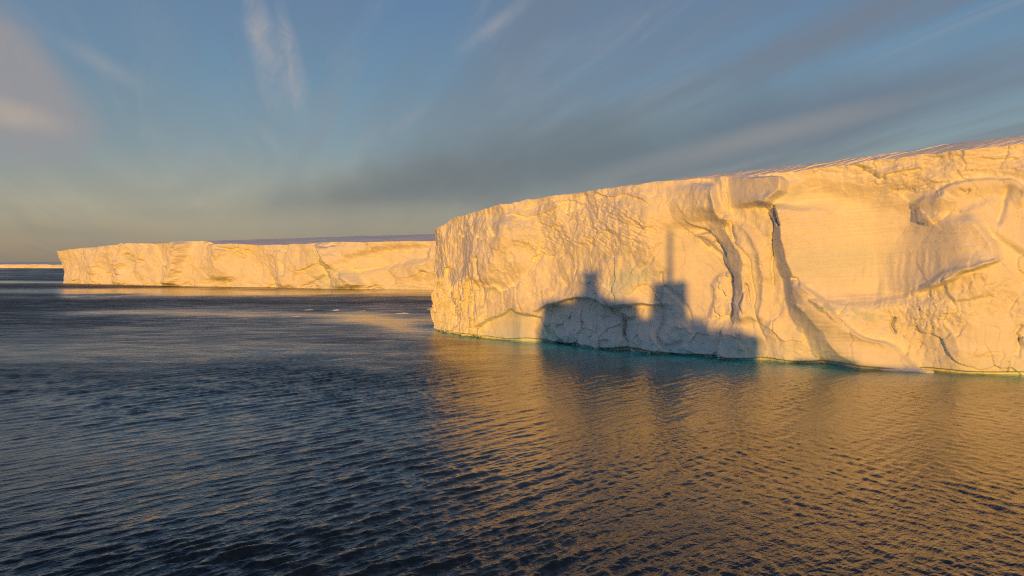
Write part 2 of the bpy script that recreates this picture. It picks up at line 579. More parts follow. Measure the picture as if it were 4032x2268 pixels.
def sculpt(U, V, S, Z):
    """outward relief of the near cliff in metres"""
    # wobble the drawing so that no edge is a clean curve
    wu = 6 * fbm(S * 0.35, Z * 0.35, 3, 4)
    wv = 5 * fbm(S * 0.35, Z * 0.35, 8, 4)
    u, v = U + wu, V + wv
    D = np.zeros_like(U)
    # --- broad shape
    D += 1.2 * fbm(S * 0.07, Z * 0.05, 21, 2)
    D += -1.2 * sst((Z - 20) / 14) * (U > 1750)                     # leans back a little
    # bright panel left of the buttress turns towards the water, great scoop likewise on its left half
    D -= 1.6 * band(u, v, [(850, 2560), (1260, 2600)], [(880, 2700), (910, 2790), (1000, 2850), (1100, 2876), (1260, 2876)], 14, 890, 1270, 40)
    D -= 2.6 * band(u, v, [(700, 3080), (1180, 3120)], [(700, 3420), (1180, 3460)], 420, 740, 1180, 80)
    # left end: half-shaded corner panel, then the face turns towards the light
    D += 2.6 * band(u, v, [(850, 1790), (1100, 1775)], [(850, 1975), (950, 1985), (1100, 1900)], 170, 870, 1120, 60)
    D += 1.8 * band(u, v, [(950, 1995), (1250, 1985)], [(950, 2060), (1250, 2035)], 120, 1010, 1230, 60)
    # --- buttress with its left flanks in half shade
    A1 = [(700, 2690), (850, 2672), (880, 2716), (910, 2788), (960, 2831), (1000, 2853), (1060, 2873), (1140, 2881), (1235, 2879), (1300, 2860)]
    B1 = [(700, 2850), (850, 2858), (930, 2890), (1000, 2922), (1200, 2930), (1300, 2900)]
    D += 2.0 * band(u, v, A1, B1, 60, 850, 1265, 40)
    A2 = [(870, 2880), (930, 2885), (956, 2901), (994, 2927), (1025, 2951), (1083, 2957), (1131, 2966), (1162, 2969), (1207, 2962), (1248, 2930)]
    B2 = [(870, 2898), (901, 2933), (959, 2971), (1002, 2985), (1046, 3003), (1120, 3004), (1250, 2990)]
    D += 1.5 * band(u, v, A2, B2, 50, 880, 1260, 40)
    A3 = [(800, 3028), (880, 3042), (1002, 3042), (1060, 3060), (1124, 3083), (1193, 3097), (1248, 3118), (1297, 3145), (1335, 3176), (1397, 3200), (1440, 3260)]
    B3 = [(814, 3046), (886, 3066), (944, 3080), (1008, 3095), (1060, 3111), (1100, 3120), (1145, 3124), (1200, 3142), (1238, 3183), (1269, 3207), (1300, 3238), (1352, 3266), (1390, 3307), (1438, 3387)]
    D += 3.4 * band(u, v, A3, B3, 320, 815, 1500, 40)
    # inclined glassy sheet to the right of it
    B4 = [(1090, 3125), (1128, 3156), (1176, 3222), (1255, 3290), (1304, 3352), (1328, 3410), (1345, 3473), (1366, 3514), (1400, 3542), (1449, 3607)]
    D += 2.0 * band(u, v, B3, B4, 30, 1120, 1500, 50)
    # upper tan panel, its right side turning outwards
    D += 4.2 * band(u, v, [(690, 2850), (825, 2868)], [(690, 3050), (720, 3070), (760, 3066), (790, 3020), (830, 3000)], 40, 700, 812, 22)
    D += 4.2 * band(u, v, [(690, 2590), (850, 2640)], [(690, 2790), (850, 2830)], 30, 735, 850, 60)
    D += 1.2 * band(u, v, [(690, 2795), (900, 2800)], [(690, 2835), (760, 2852), (860, 2868)], 25, 690, 880, 30)
    # small lit bracket in the corner of the arch
    D += 1.2 * poly_mask(u, v, [(2740, 925), (2800, 915), (2815, 940), (2790, 965), (2765, 950)], 8)
    D -= 1.0 * poly_mask(u, v, [(2744, 928), (2790, 945), (2850, 1020), (2868, 1075), (2840, 1040), (2790, 985)], 8)
    # --- corner block standing forward at the waterline
    D += 2.2 * band(u, v, [(1250, 2832), (1320, 2838), (1420, 2820)], [(1250, 2838), (1320, 2845), (1420, 2827)], 190, 1300, 1500, 30)
    # rubble column to its left
    rc = poly_mask(u, v, [(2800, 1120), (2830, 1080), (2868, 1075), (2878, 1230), (2850, 1262), (2790, 1255), (2805, 1190)], 12)
    D += rc * (0.8 + 0.6 * facets(S * 0.7, Z * 0.7, 15, 0.8))
    # --- recess under the ledge (lies in the ship's shadow)
    led = [(2120, 1215), (2150, 1200), (2230, 1172), (2300, 1166), (2350, 1172), (2380, 1195), (2420, 1200), (2480, 1195)]
    ev = np.interp(u, [p[0] for p in led], [p[1] for p in led], left=1215, right=1195)
    win = sst((u - 2090) / 60) * (1 - sst((u - 2540) / 120))
    dv = v - ev
    D += win * (0.9 * np.exp(-(np.clip(-dv, 0, None) / 26) ** 1.4) * (dv < 0) - 1.9 * sst(dv / 16) * (1 - 0.85 * sst((dv - 30) / 150)) * (dv > 0) + 0.9 * (1 - sst(dv / 16)) * (dv >= 0))
    # --- smooth small arch left of it
    arch = [(1890, 1285), (1916, 1262), (1968, 1248), (2012, 1216), (2052, 1234), (2128, 1252), (2140, 1400), (1900, 1400)]
    am = poly_mask(u, v, arch, 7)
    D -= 1.3 * am * (1 - 0.8 * sst((v - 1240) / 120))
    # groove and plates inside the shadow
    D -= 0.8 * poly_mask(u, v, [(2110, 1300), (2150, 1300), (2230, 1365), (2110, 1365)], 12)
    for pts, dep, wd in [
        ([(2455, 1262), (2458, 1290), (2452, 1318)], 1.2, 6),
        ([(2390, 1196), (2425, 1240), (2455, 1262), (2500, 1256)], 0.8, 9),
        ([(2604, 1080), (2603, 1200), (2612, 1260), (2590, 1310), (2585, 1330), (2620, 1362), (2680, 1350)], 0.9, 8),
        ([(2620, 1130), (2680, 1180), (2715, 1230), (2725, 1320)], 0.6, 8),
        ([(2812, 933), (2832, 962), (2852, 990), (2862, 1023), (2874, 1062), (2882, 1138), (2884, 1193), (2878, 1240)], 0.5, 5),
        ([(2846, 700), (2862, 770), (2862, 830), (2885, 900), (2901, 956), (2927, 994), (2951, 1025), (2957, 1083), (2966, 1131), (2969, 1162), (2962, 1207), (2990, 1290), (3010, 1330)], 0.6, 5),
        ([(3006, 811), (3020, 837), (3040, 866), (3046, 901), (3041, 959), (3040, 1000), (3036, 1062), (3043, 1115)], 0.8, 5),
        ([(3043, 815), (3052, 850), (3064, 890)], 1.8, 5),
        ([(2940, 1120), (2948, 1150), (2947, 1190)], 1.2, 5),
        ([(3362, 647), (3400, 661)], 1.2, 5),
        ([(3407, 664), (3431, 678), (3462, 701), (3475, 699)], 0.9, 8),
        ([(3605, 823), (3611, 850), (3616, 870), (3632, 879)], 1.0, 8),
        ([(3521, 1257), (3509, 1273), (3512, 1288), (3520, 1303)], 1.3, 7),
        ([(4021, 1283), (4001, 1310), (4011, 1338), (4018, 1359), (4011, 1400)], 0.8, 8),
        ([(3118, 1098), (3136, 1102), (3143, 1116)], 1.0, 5),
        ([(1885, 1020), (1890, 1085), (1905, 1150), (1900, 1200)], 1.0, 8),
        ([(2520, 1062), (2560, 1040), (2600, 960)], 0.5, 10),
        ([(3581, 1365), (3577, 1385), (3572, 1402)], 0.6, 4),
        ([(3624, 1352), (3620, 1372)], 0.5, 4),
        ([(3969, 1425), (3968, 1460)], 0.6, 4),
        ([(3780, 748), (3800, 760), (3815, 750)], 0.8, 6),
        ([(3965, 745), (3960, 770), (3945, 830), (3930, 870)], 0.8, 14),
    ]:
        D -= dep * np.exp(-(seg_dist(u, v, pts) / wd) ** 2)
    # overhanging ledges: the ice above the line stands out, its edge is sharp
    for pts, amp_, dec in [
        ([(1990, 850), (2030, 838), (2075, 849), (2120, 843), (2152, 834), (2176, 822), (2230, 800)], 0.8, 22),
        ([(2330, 750), (2363, 766), (2393, 771), (2435, 768), (2465, 757), (2500, 775), (2560, 800)], 0.8, 24),
        ([(2170, 810), (2200, 797), (2233, 782), (2300, 800)], 0.6, 18),
        ([(3340, 640), (3400, 661), (3431, 678), (3462, 701), (3493, 681), (3542, 671), (3597, 661), (3640, 648)], 0.9, 26),
        ([(2680, 855), (2716, 880), (2790, 912)], 0.5, 20),
        ([(3840, 610), (3920, 622), (3990, 612), (4032, 625)], 0.5, 18),
    ]:
        pu = [p[0] for p in pts]
        dv = v - np.interp(u, pu, [p[1] for p in pts])
        wn = sst((u - pu[0]) / 30) * (1 - sst((u - pu[-1] + 30) / 30))
        D += wn * amp_ * np.where(dv < 0, np.exp(dv / dec), 1 - sst(dv / 5))
    # --- right: shelf of bright snow, great scoop below it
    scoop = [(3075, 880), (3100, 800), (3180, 730), (3230, 712), (3330, 745), (3470, 792), (3600, 800), (3625, 890), (3700, 870), (3790, 840),
             (3850, 880), (3900, 1000), (3720, 1066), (3690, 1110), (3560, 1170), (3400, 1195), (3230, 1178), (3150, 1110), (3100, 1010)]
    sm = poly_mask(u, v, scoop, 45)
    D -= 1.2 * sm
    D += 0.8 * sm * sst((v - 700) / 500)
    shelf = np.exp(-(seg_dist(u, v, [(3012, 800), (3060, 770), (3120, 730), (3220, 695), (3330, 730), (3450, 780), (3560, 800), (3660, 775), (3760, 725)]) / 34) ** 2)
    D += 0.35 * shelf
    # half-shaded drift inside the scoop
    D += 3.0 * band(u, v, [(840, 3590), (1000, 3500), (1150, 3440)], [(840, 3800), (960, 3880), (1020, 3900), (1060, 3800), (1150, 3600)], 60, 860, 1150, 60)
    # rolled snow bulge high on the right
    top_roll = [(3680, 755), (3740, 722), (3800, 706), (3900, 696), (3980, 700), (4040, 735), (4120, 760)]
    rv = np.interp(u, [p[0] for p in top_roll], [p[1] for p in top_roll])
    dv = v - rv
    wn = sst((u - 3650) / 70)
    D += wn * (1.1 * sst((dv + 8) / 18) * (1 - sst((dv - 20) / 80)) - 0.4 * np.exp(-((dv + 14) / 16) ** 2))
    D += 1.5 * poly_mask(u, v, [(3590, 800), (3640, 772), (3720, 768), (3760, 790), (3700, 860), (3650, 880), (3612, 868)], 14)
    D += 1.0 * poly_mask(u, v, [(3790, 830), (3900, 780), (4032, 780), (4100, 1000), (4032, 1000), (3900, 910), (3850, 870)], 20)
    # rubble apron at the foot of the scoop
    ap = poly_mask(u, v, [(3190, 1180), (3260, 1183), (3350, 1196), (3450, 1190), (3560, 1165), (3640, 1130), (3720, 1064), (3830, 1050), (3920, 1008), (4000, 1100), (4100, 1200),
                          (4100, 1420), (3560, 1365), (3410, 1325), (3290, 1252)], 10)
    D += ap * (0.85 - 0.7 * sst((v - 1180) / 200))
    rub = poly_mask(u, v, [(3190, 1180), (3350, 1196), (3560, 1165), (3640, 1130), (3760, 1180), (3850, 1260), (3600, 1340), (3500, 1350), (3410, 1322), (3290, 1252)], 25)
    rub2 = poly_mask(u, v, [(3840, 1080), (3960, 1090), (4100, 1250), (4100, 1420), (3960, 1400), (3900, 1280)], 30)
    D += rub * (0.24 * facets(S * 0.8, Z * 0.9, 41, 0.9) + 0.18 * facets(S * 2.1, Z * 1.7, 42, 0.9) + 0.12 * facets(S * 4, Z * 2.6, 46, 0.8))
    D += rub2 * (0.4 * planes(S * 0.8, Z * 0.5, 43) + 0.12 * facets(S * 1.6, Z * 1.4, 44, 0.8))
    # big smooth slab inside the apron
    D += 0.7 * poly_mask(u, v, [(3720, 1095), (3790, 1085), (3880, 1075), (3870, 1160), (3760, 1190), (3730, 1150)], 8)
    # --- textures of the face
    calm = np.clip(sm + am + poly_mask(U, V, [(3120, 1120), (3290, 1252), (3540, 1400), (3607, 1449), (3300, 1460), (3180, 1250)], 20)
                   + poly_mask(U, V, [(2600, 880), (2860, 1020), (2880, 1200), (2800, 1260), (2640, 1240), (2640, 1000)], 20)
                   + poly_mask(U, V, [(2860, 700), (3050, 695), (3070, 740), (3010, 800), (2875, 822)], 15), 0, 1)
    # scalloped ripples
    rip = poly_mask(u, v, [(2040, 900), (2180, 800), (2330, 770), (2480, 800), (2560, 850), (2630, 930), (2560, 970), (2500, 985), (2440, 965), (2380, 985), (2250, 960), (2150, 1000), (2050, 990)], 28)
    cr, sr = math.cos(R(-24)), math.sin(R(-24))
    a_, b_ = S * cr + Z * sr, Z * cr - S * sr
    warp = 0.6 * perlin(a_ * 0.5, b_ * 0.5, 60)
    rp = perlin(a_ * 0.34 + warp, b_ * 1.5 + 0.5 * warp, 61) + 0.5 * perlin(a_ * 0.7 + warp, b_ * 2.9, 62)
    D += rip * 0.27 * (1 - np.abs(rp) * 1.6)
    rip2 = poly_mask(u, v, [(3075, 850), (3130, 845), (3230, 880), (3250, 960), (3160, 985), (3100, 985)], 18)
    rp2 = perlin(S * 0.7, Z * 2.4, 63) + 0.6 * perlin(S * 1.5, Z * 4.2, 64)
    D += rip2 * 0.18 * (1 - np.abs(rp2) * 1.5)
    up = sst((u - 3040) / 40) * (1 - sst((v - np.interp(u, [3050, 3200, 3450, 3650, 3800, 4032], [760, 680, 750, 760, 700, 680])) / 40 + 0.5))
    rp3 = perlin(S * 0.35 + 0.3 * perlin(S * .4, Z * .9, 71), Z * 1.1, 65) + 0.6 * perlin(S * 0.8, Z * 2.2, 66) + 0.35 * perlin(S * 1.9, Z * 4.2, 67)
    D += up * 0.26 * (0.8 - np.abs(rp3) * 1.5)
    D += up * 0.45 * planes(S * 0.3, Z * 0.6, 68)
    # folded, fluted ice at the left end near the water
    fold = poly_mask(u, v, [(1690, 1060), (1780, 1120), (1840, 1090), (1900, 1130), (1912, 1260), (1890, 1350), (1690, 1330)], 18)
    D += fold * (1.9 * planes(S * 0.5, Z * 0.2 + 0.12 * S, 81, 0.7) + 0.7 * planes(S * 1.1, Z * 0.5, 82, 0.7) + 0.25 * facets(S * 0.5, Z * 0.2, 80, 0.9))
    flute = sst((1790 - u) / 30)
    D += flute * 0.10 * perlin(S * 1.3, Z * 0.08, 83)
    # everywhere: broken facets and roughness, less on the calm panels
    q = (1 - 0.8 * calm) * (1 - 0.55 * sst((u - 3030) / 80)) * (1 - 0.35 * sst((u - 2560) / 80) * sst((3050 - u) / 60))
    sh = sst((u - 2100) / 40) * (1 - sst((u - 2850) / 40)) * sst((v - 1180) / 40)
    D += q * 1.4 * planes(S * 0.22 + 0.04 * Z, Z * 0.19, 91)
    D += q * (0.36 + 0.45 * sh) * planes(S * 0.62, Z * 0.5, 92)
    D += q * 0.16 * planes(S * 1.7, Z * 1.3, 90)
    D += q * 0.12 * sh * facets(S * 0.42, Z * 0.33, 89, 0.9)
    D += q * 0.08 * fbm(S * 0.35, Z * 0.28, 93, 3)
    D += (0.25 + 0.75 * q) * 0.05 * fbm(S * 1.3, Z * 1.1, 94, 3)
    D += q * 0.022 * facets(S * 1.7, Z * 1.5, 95, 1.0)
    rough_zone = sst(fbm(S * 0.12, Z * 0.12, 96, 3) * 2 + 0.3) * q
    D += rough_zone * 0.035 * (1 - 1.6 * np.abs(perlin(S * 1.6, Z * 2.4, 97)))
    # thin layers of old snow
    D += 0.05 * calm * perlin(S * 0.06, Z * 2.6 - 0.13 * S, 98) + 0.12 * sm * (np.abs(perlin(S * 0.03, Z * 0.9 - 0.06 * S, 88)) < 0.05)
    drip = poly_mask(u, v, [(3300, 1060), (3480, 1000), (3700, 980), (3760, 1060), (3700, 1120), (3560, 1175), (3400, 1195), (3260, 1150)], 35)
    D += drip * 0.30 * np.clip(perlin(S * 1.0 + 0.4 * perlin(S * .4, Z * .4, 86), Z * 0.14, 87) + 0.2, 0, 1)
    drop = poly_mask(u, v, [(3560, 1165), (3720, 1064), (3900, 1010), (4040, 1100), (4040, 1460), (3600, 1440), (3520, 1360)], 40)
    D += drop * (0.45 * planes(S * 0.45, Z * 0.33, 84) + 0.12 * np.abs(perlin(S * 0.9, Z * 0.3, 85)))
    # hanging lip at the very top
    D += 0.35 * np.exp(-((V - np.interp(U, top_u, [p[1] for p in TOP])) / 14) ** 2)
    # wave-cut notch at the waterline
    nz = 0.55 + 0.5 * perlin(S * 0.12, S * 0, 99)
    D -= 1.5 * sst((nz - Z) / 0.35) * sst((nz + 0.1) * 2)
    return D


D = sculpt(U, V, Sg, Zg)
D *= np.where(vis, 1.0, 1.0)
fade = sst(Sg / 20)
# relief stands out between the wall's own normal and the open water in front of it
ox, oy = 0.3 * nx - 0.7 * bx / np.hypot(bx, by), 0.3 * ny - 0.7 * by / np.hypot(bx, by)
ol = np.hypot(ox, oy)
kv = sst((s_cols - arc[3]) / 12)
ox, oy = kv * ox / ol + (1 - kv) * nx, kv * oy / ol + (1 - kv) * ny
GX = BX + ox[None, :] * D * fade
GY = BY + oy[None, :] * D * fade
# old blue ice: bands named by their place on the face, and the polished foot
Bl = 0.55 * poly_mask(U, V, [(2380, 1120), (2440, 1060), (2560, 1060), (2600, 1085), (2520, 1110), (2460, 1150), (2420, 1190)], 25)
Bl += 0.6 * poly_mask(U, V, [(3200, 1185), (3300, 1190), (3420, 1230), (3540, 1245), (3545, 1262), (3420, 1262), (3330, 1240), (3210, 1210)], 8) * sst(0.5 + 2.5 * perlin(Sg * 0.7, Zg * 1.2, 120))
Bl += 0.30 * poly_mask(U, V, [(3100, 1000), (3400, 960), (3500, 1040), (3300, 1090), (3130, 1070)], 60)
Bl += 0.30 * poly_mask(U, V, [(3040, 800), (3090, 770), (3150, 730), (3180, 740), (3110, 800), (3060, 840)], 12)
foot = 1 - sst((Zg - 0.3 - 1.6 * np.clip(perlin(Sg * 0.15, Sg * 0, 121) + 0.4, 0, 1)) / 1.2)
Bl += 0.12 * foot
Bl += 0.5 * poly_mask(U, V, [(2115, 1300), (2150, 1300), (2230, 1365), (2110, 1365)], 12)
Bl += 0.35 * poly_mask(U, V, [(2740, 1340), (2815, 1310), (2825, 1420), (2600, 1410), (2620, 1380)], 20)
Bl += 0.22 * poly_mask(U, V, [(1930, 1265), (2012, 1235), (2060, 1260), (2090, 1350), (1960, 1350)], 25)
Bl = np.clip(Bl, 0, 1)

near = thing('ice_cliff', 'tall near ice cliff at right with a ship\'s shadow on its sunlit golden face', 'ice cliff', (30, 125, 0))
NO = np.array([30, 125, 0.0])
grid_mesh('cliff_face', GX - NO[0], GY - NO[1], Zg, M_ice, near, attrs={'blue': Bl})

# snow field on top: starts on the lip, rounded shoulder, then level
NT = 60
ts = np.r_[0, np.geomspace(0.15, 260, NT - 1)][:, None]
ind = np.array([0.85, 0.527])
LX, LY, LZ = GX[-1][None, :], GY[-1][None, :], Zg[-1][None, :]
LS = LZ[0].copy()
for _ in range(400):
    LS = np.r_[LS[0], (LS[:-2] + LS[1:-1] + LS[2:]) / 3, LS[-1]]
LZ = LZ + (LS[None, :] - LZ) * sst(ts / 4.0)
sh_h = np.interp(u_col, [1700, 1800, 2300, 2900, 3200, 3700, 4032, 4500], [0.08, 0.105, 0.15, 0.20, 0.235, 0.245, 0.20, 0.19])[None, :]
TX, TY = LX + ind[0] * ts, LY + ind[1] * ts
TZ = LZ - 0.02 * sst(ts / 0.3) + sh_h * 24 * np.tanh(ts / 24.0) + 0.004 * ts
TZ = TZ + (0.16 * fbm(TX * 0.12, TY * 0.3, 130, 4) + 0.05 * fbm(TX * 0.9, TY * 0.9, 131, 3)) * sst(ts / 3)
grid_mesh('snow_field', TX - NO[0], TY - NO[1], TZ, M_snow, near)

# ------------------------------------------------------------------ middle distance ice cliff
WL2 = [(239, 1115), (388, 1119), (660, 1126), (1000, 1131), (1366, 1138), (1700, 1141)]
b2 = [ground(*p) for p in WL2]
dirn = (b2[-1] - b2[0]) / np.hypot(*(b2[-1] - b2[0]))
b2 = [np.array(p) for p in [(-330.0, 1020.0), (-372.0, 800.0), (-394.0, 690.0)]] + b2 + [b2[-1] + dirn * 120, b2[-1] + dirn * 260 + np.array([0, 40])]
b2 = np.array(b2)
arc2 = np.r_[0, np.cumsum(np.hypot(*np.diff(b2, axis=0).T))]
s2 = np.r_[np.linspace(0, arc2[2], 40)[:-1], np.linspace(arc2[2], arc2[-2], 820), np.linspace(arc2[-2], arc2[-1], 30)[1:]]
x2, y2 = smooth_poly(b2, arc2, s2, 10.0)
t2x, t2y = np.gradient(x2, s2), np.gradient(y2, s2)
for _ in range(30):
    t2x = np.r_[t2x[0], (t2x[:-2] + t2x[1:-1] + t2x[2:]) / 3, t2x[-1]]
    t2y = np.r_[t2y[0], (t2y[:-2] + t2y[1:-1] + t2y[2:]) / 3, t2y[-1]]
l2 = np.hypot(t2x, t2y)
n2x, n2y = t2y / l2, -t2x / l2
if (n2y > 0).mean() > 0.5:
    n2x, n2y = -n2x, -n2y
TOP2 = [(212, 996), (241, 989), (330, 977), (470, 964), (485, 958), (637, 958), (734, 949), (815, 951), (873, 961), (932, 960), (1036, 966), (1230, 959),
        (1327, 952), (1405, 954), (1599, 949), (1715, 950), (2200, 930)]
u2 = 2016 + F * x2 / y2
u2[s2 < arc2[3]] = 225
zt2 = np.array([height_at(v, y) for v, y in zip(np.interp(u2, [p[0] for p in TOP2], [p[1] for p in TOP2]), y2)])
zt2 = np.where(s2 < arc2[3], height_at(990, b2[3][1]), zt2)
zt2 = zt2 + 0.5 * fbm(s2 * 0.06, s2 * 0, 205, 4)
NR2 = 130
Z2 = -3 + (zt2 + 3)[None, :] * np.linspace(0, 1, NR2)[:, None]
S2 = np.broadcast_to(s2[None, :], Z2.shape)
X2, Y2 = np.broadcast_to(x2[None, :], Z2.shape), np.broadcast_to(y2[None, :], Z2.shape)
U2, V2 = project(X2, Y2, Z2)


def sculpt2(U, V, S, Z):
    u = U + 6 * fbm(S * 0.2, Z * 0.2, 203, 4)
    v = V + 4 * fbm(S * 0.2, Z * 0.2, 204, 4)
    D = 2.2 * fbm(S * 0.018, Z * 0.01, 221, 3)
    D += (Z - 12) * 0.05 * (U > 280)
    D += 0.2 * np.clip(Z - 10, 0, 30) * sst((300 - U) / 60)          # overhanging prow at the left end
    for A, B, cw, v0, v1, amp in [
        ([(960, 478), (1120, 440)], [(960, 500), (1120, 470)], 40, 960, 1050, 5),
        ([(960, 660), (1040, 690), (1120, 610)], [(960, 735), (1040, 710), (1120, 680)], 30, 955, 1120, 9),
        ([(960, 800), (1120, 790)], [(960, 870), (1120, 900)], 60, 955, 1100, 6),
        ([(960, 330), (1120, 330)], [(960, 350), (1120, 370)], 60, 975, 1120, 4),
        ([(1050, 440), (1120, 420)], [(1050, 470), (1120, 500)], 50, 1030, 1120, 4),
        ([(960, 1020), (1120, 1070)], [(960, 1070), (1120, 1110)], 70, 990, 1130, 4),
        ([(960, 1235), (1060, 1270), (1120, 1290)], [(960, 1270), (1060, 1330), (1120, 1400)], 60, 965, 1130, 8),
    ]:
        D += 0.95 * amp * band(u, v, A, B, cw, v0, v1, 25)
    D -= 4.0 * poly_mask(u, v, [(1300, 1060), (1380, 1010), (1500, 975), (1690, 968), (1690, 1020), (1560, 1045), (1420, 1075), (1350, 1085)], 14)
    for pts, dep, wd in [
        ([(515, 1004), (522, 1020), (530, 1032)], 5, 6), ([(552, 1028), (562, 1035), (558, 1042)], 4, 6),
        ([(1245, 975), (1262, 1010), (1275, 1060), (1290, 1120)], 3, 8), ([(1190, 1132), (1240, 1105), (1265, 1085)], 4, 5),
        ([(1448, 1136), (1475, 1124), (1500, 1134)], 4, 4), ([(1246, 1130), (1252, 1134)], 6, 5), ([(1450, 966), (1455, 977)], 5, 4),
        ([(815, 962), (860, 958)], 2, 5), ([(880, 975), (915, 985), (950, 1010)], 3, 5), ([(1275, 970), (1330, 962)], 2.5, 5),
        ([(1660, 1070), (1675, 1075), (1670, 1082)], 3, 5), ([(1120, 985), (1110, 1030), (1120, 1080)], 1.5, 7),
    ]:
        D -= dep * np.exp(-(seg_dist(u, v, pts) / wd) ** 2)
    D += 3.4 * planes(S * 0.05, Z * 0.07, 231)
    D += 1.2 * planes(S * 0.13 + 0.02 * Z, Z * 0.12, 232)
    D += 0.4 * facets(S * 0.06, Z * 0.06, 230, 0.9)
    D += 0.28 * facets(S * 0.25, Z * 0.22, 233, 0.9)
    D += 0.6 * fbm(S * 0.12, Z * 0.12, 234, 4)
    D += 0.8 * np.exp(-((Z - 1.5) / 3) ** 2) * facets(S * 0.12, Z * 0.3, 235, 0.9)
    return D


D2 = sculpt2(U2, V2, S2, Z2)
G2X, G2Y = X2 + n2x[None, :] * D2, Y2 + n2y[None, :] * D2
mid = thing('ice_cliff', 'long flat-topped ice cliff across the water in the left middle distance', 'ice cliff', (-150, 560, 0))
MO = np.array([-150, 560.0])
Bl2 = 0.45 * poly_mask(U2, V2, [(1220, 1000), (1300, 1050), (1400, 1080), (1400, 1138), (1260, 1136), (1230, 1060)], 25) * sst(0.5 + 2 * perlin(S2 * 0.1, Z2 * 0.2, 240))
Bl2 += 0.5 * np.exp(-(seg_dist(U2, V2, [(1235, 985), (1255, 1010), (1260, 1040)]) / 7) ** 2)
Bl2 += 0.6 * np.exp(-(seg_dist(U2, V2, [(515, 1004), (530, 1032)]) / 7) ** 2)
grid_mesh('cliff_face', G2X - MO[0], G2Y - MO[1], Z2, M_ice_far, mid, attrs={'blue': np.clip(Bl2, 0, 1)})
ts = np.r_[0, np.geomspace(0.5, 1700, 79)][:, None]
in2 = np.array([0.42, 0.907])
T2X, T2Y = G2X[-1][None, :] + in2[0] * ts, G2Y[-1][None, :] + in2[1] * ts
slope2 = np.interp(u2, [212, 430, 640, 820, 1000, 1720, 2200], [0.0, 0.016, 0.040, 0.066, 0.078, 0.088, 0.088])[None, :]
LS = Z2[-1].copy()
for _ in range(300):
    LS = np.r_[LS[0], (LS[:-2] + LS[1:-1] + LS[2:]) / 3, LS[-1]]
T2Z = Z2[-1][None, :] + (LS - Z2[-1])[None, :] * sst(ts / 25.0) + slope2 * 900 * (1 - np.exp(-ts / 900)) + (0.8 * fbm(T2X * 0.006, T2Y * 0.02, 250, 4) + 0.25 * fbm(T2X * 0.03, T2Y * 0.09, 251, 4)) * sst(ts / 10)
grid_mesh('snow_field', T2X - MO[0], T2Y - MO[1], T2Z, M_snow_far, mid)

# ------------------------------------------------------------------ ice front on the horizon
s3 = np.linspace(-9000, -1500, 520)
y3 = 5460 + 60 * fbm(s3 * 0.0012, s3 * 0, 301, 4)
zt3 = 29 + 4 * fbm(s3 * 0.0009, s3 * 0, 302, 3) + np.interp((s3 / 5460) * F + 2016, [0, 60, 150, 235, 400], [-3, -2, 1, -3, -8])
Z3 = -4 + (zt3 + 4)[None, :] * np.linspace(0, 1, 24)[:, None]
S3 = np.broadcast_to(s3[None, :], Z3.shape)
D3 = 14 * facets(S3 * 0.012, Z3 * 0.03, 303, 0.8) + 6 * fbm(S3 * 0.03, Z3 * 0.06, 304, 3)
Y3 = np.broadcast_to(y3[None, :], Z3.shape) - D3
far = thing('ice_cliff', 'low thin ice cliff on the horizon at the far left edge', 'ice cliff', (-3500, 5460, 0))
grid_mesh('cliff_face', S3 + 3500, Y3 - 5460, Z3, M_ice_horizon, far)
ts = np.r_[0, np.geomspace(10, 4500, 40)][:, None]
T3X = np.broadcast_to(s3[None, :], (41, len(s3)))
T3Y = Y3[-1][None, :] + ts
T3Z = Z3[-1][None, :] + 46 * (1 - np.exp(-ts / 1500)) * np.interp(s3, [-9000, -4000, -3300], [0.6, 0.9, 1.15])[None, :] + 2.0 * fbm(T3X * 0.001, T3Y * 0.003, 305, 3)
grid_mesh('snow_field', T3X + 3500, T3Y - 5460, T3Z, M_snow_far, far)

# ------------------------------------------------------------------ sea
az_f = np.radians(np.linspace(-41, 41, 980))
az_b = np.radians(np.linspace(41, 319, 150))[1:-1]
az = np.r_[az_f, az_b]
pxr = np.r_[np.linspace(0.28, 6, 40)[:-1], np.linspace(6, 350, 640)]           # picture rows below the horizon
rad = CAM_H * 739.6 / pxr
rad = np.r_[[90000, 60000], rad, np.geomspace(rad[-1], 1.0, 26)[1:]][::-1]
RAD, AZ = np.meshgrid(rad, az, indexing='ij')
SX, SY = RAD * np.sin(AZ), RAD * np.cos(AZ)
step_r = np.abs(np.gradient(rad))[:, None] * np.ones_like(SX)
step_a = RAD * (az_f[1] - az_f[0])
step_a[:, len(az_f):] *= 22
SZ = np.zeros_like(SX)
rng = np.random.default_rng(11)
right = sst((SX / np.maximum(np.hypot(SX, SY), 1) + 0.05) / 0.5)               # sheltered water off the near cliff carries the second wave train
gust = np.clip(1 + 0.9 * fbm(SX * 0.02, SY * 0.03, 400, 3), 0.35, 1.8)
slope2 = np.full(SX.shape, 0.008 ** 2)                                        # ripples finer than any of the waves below
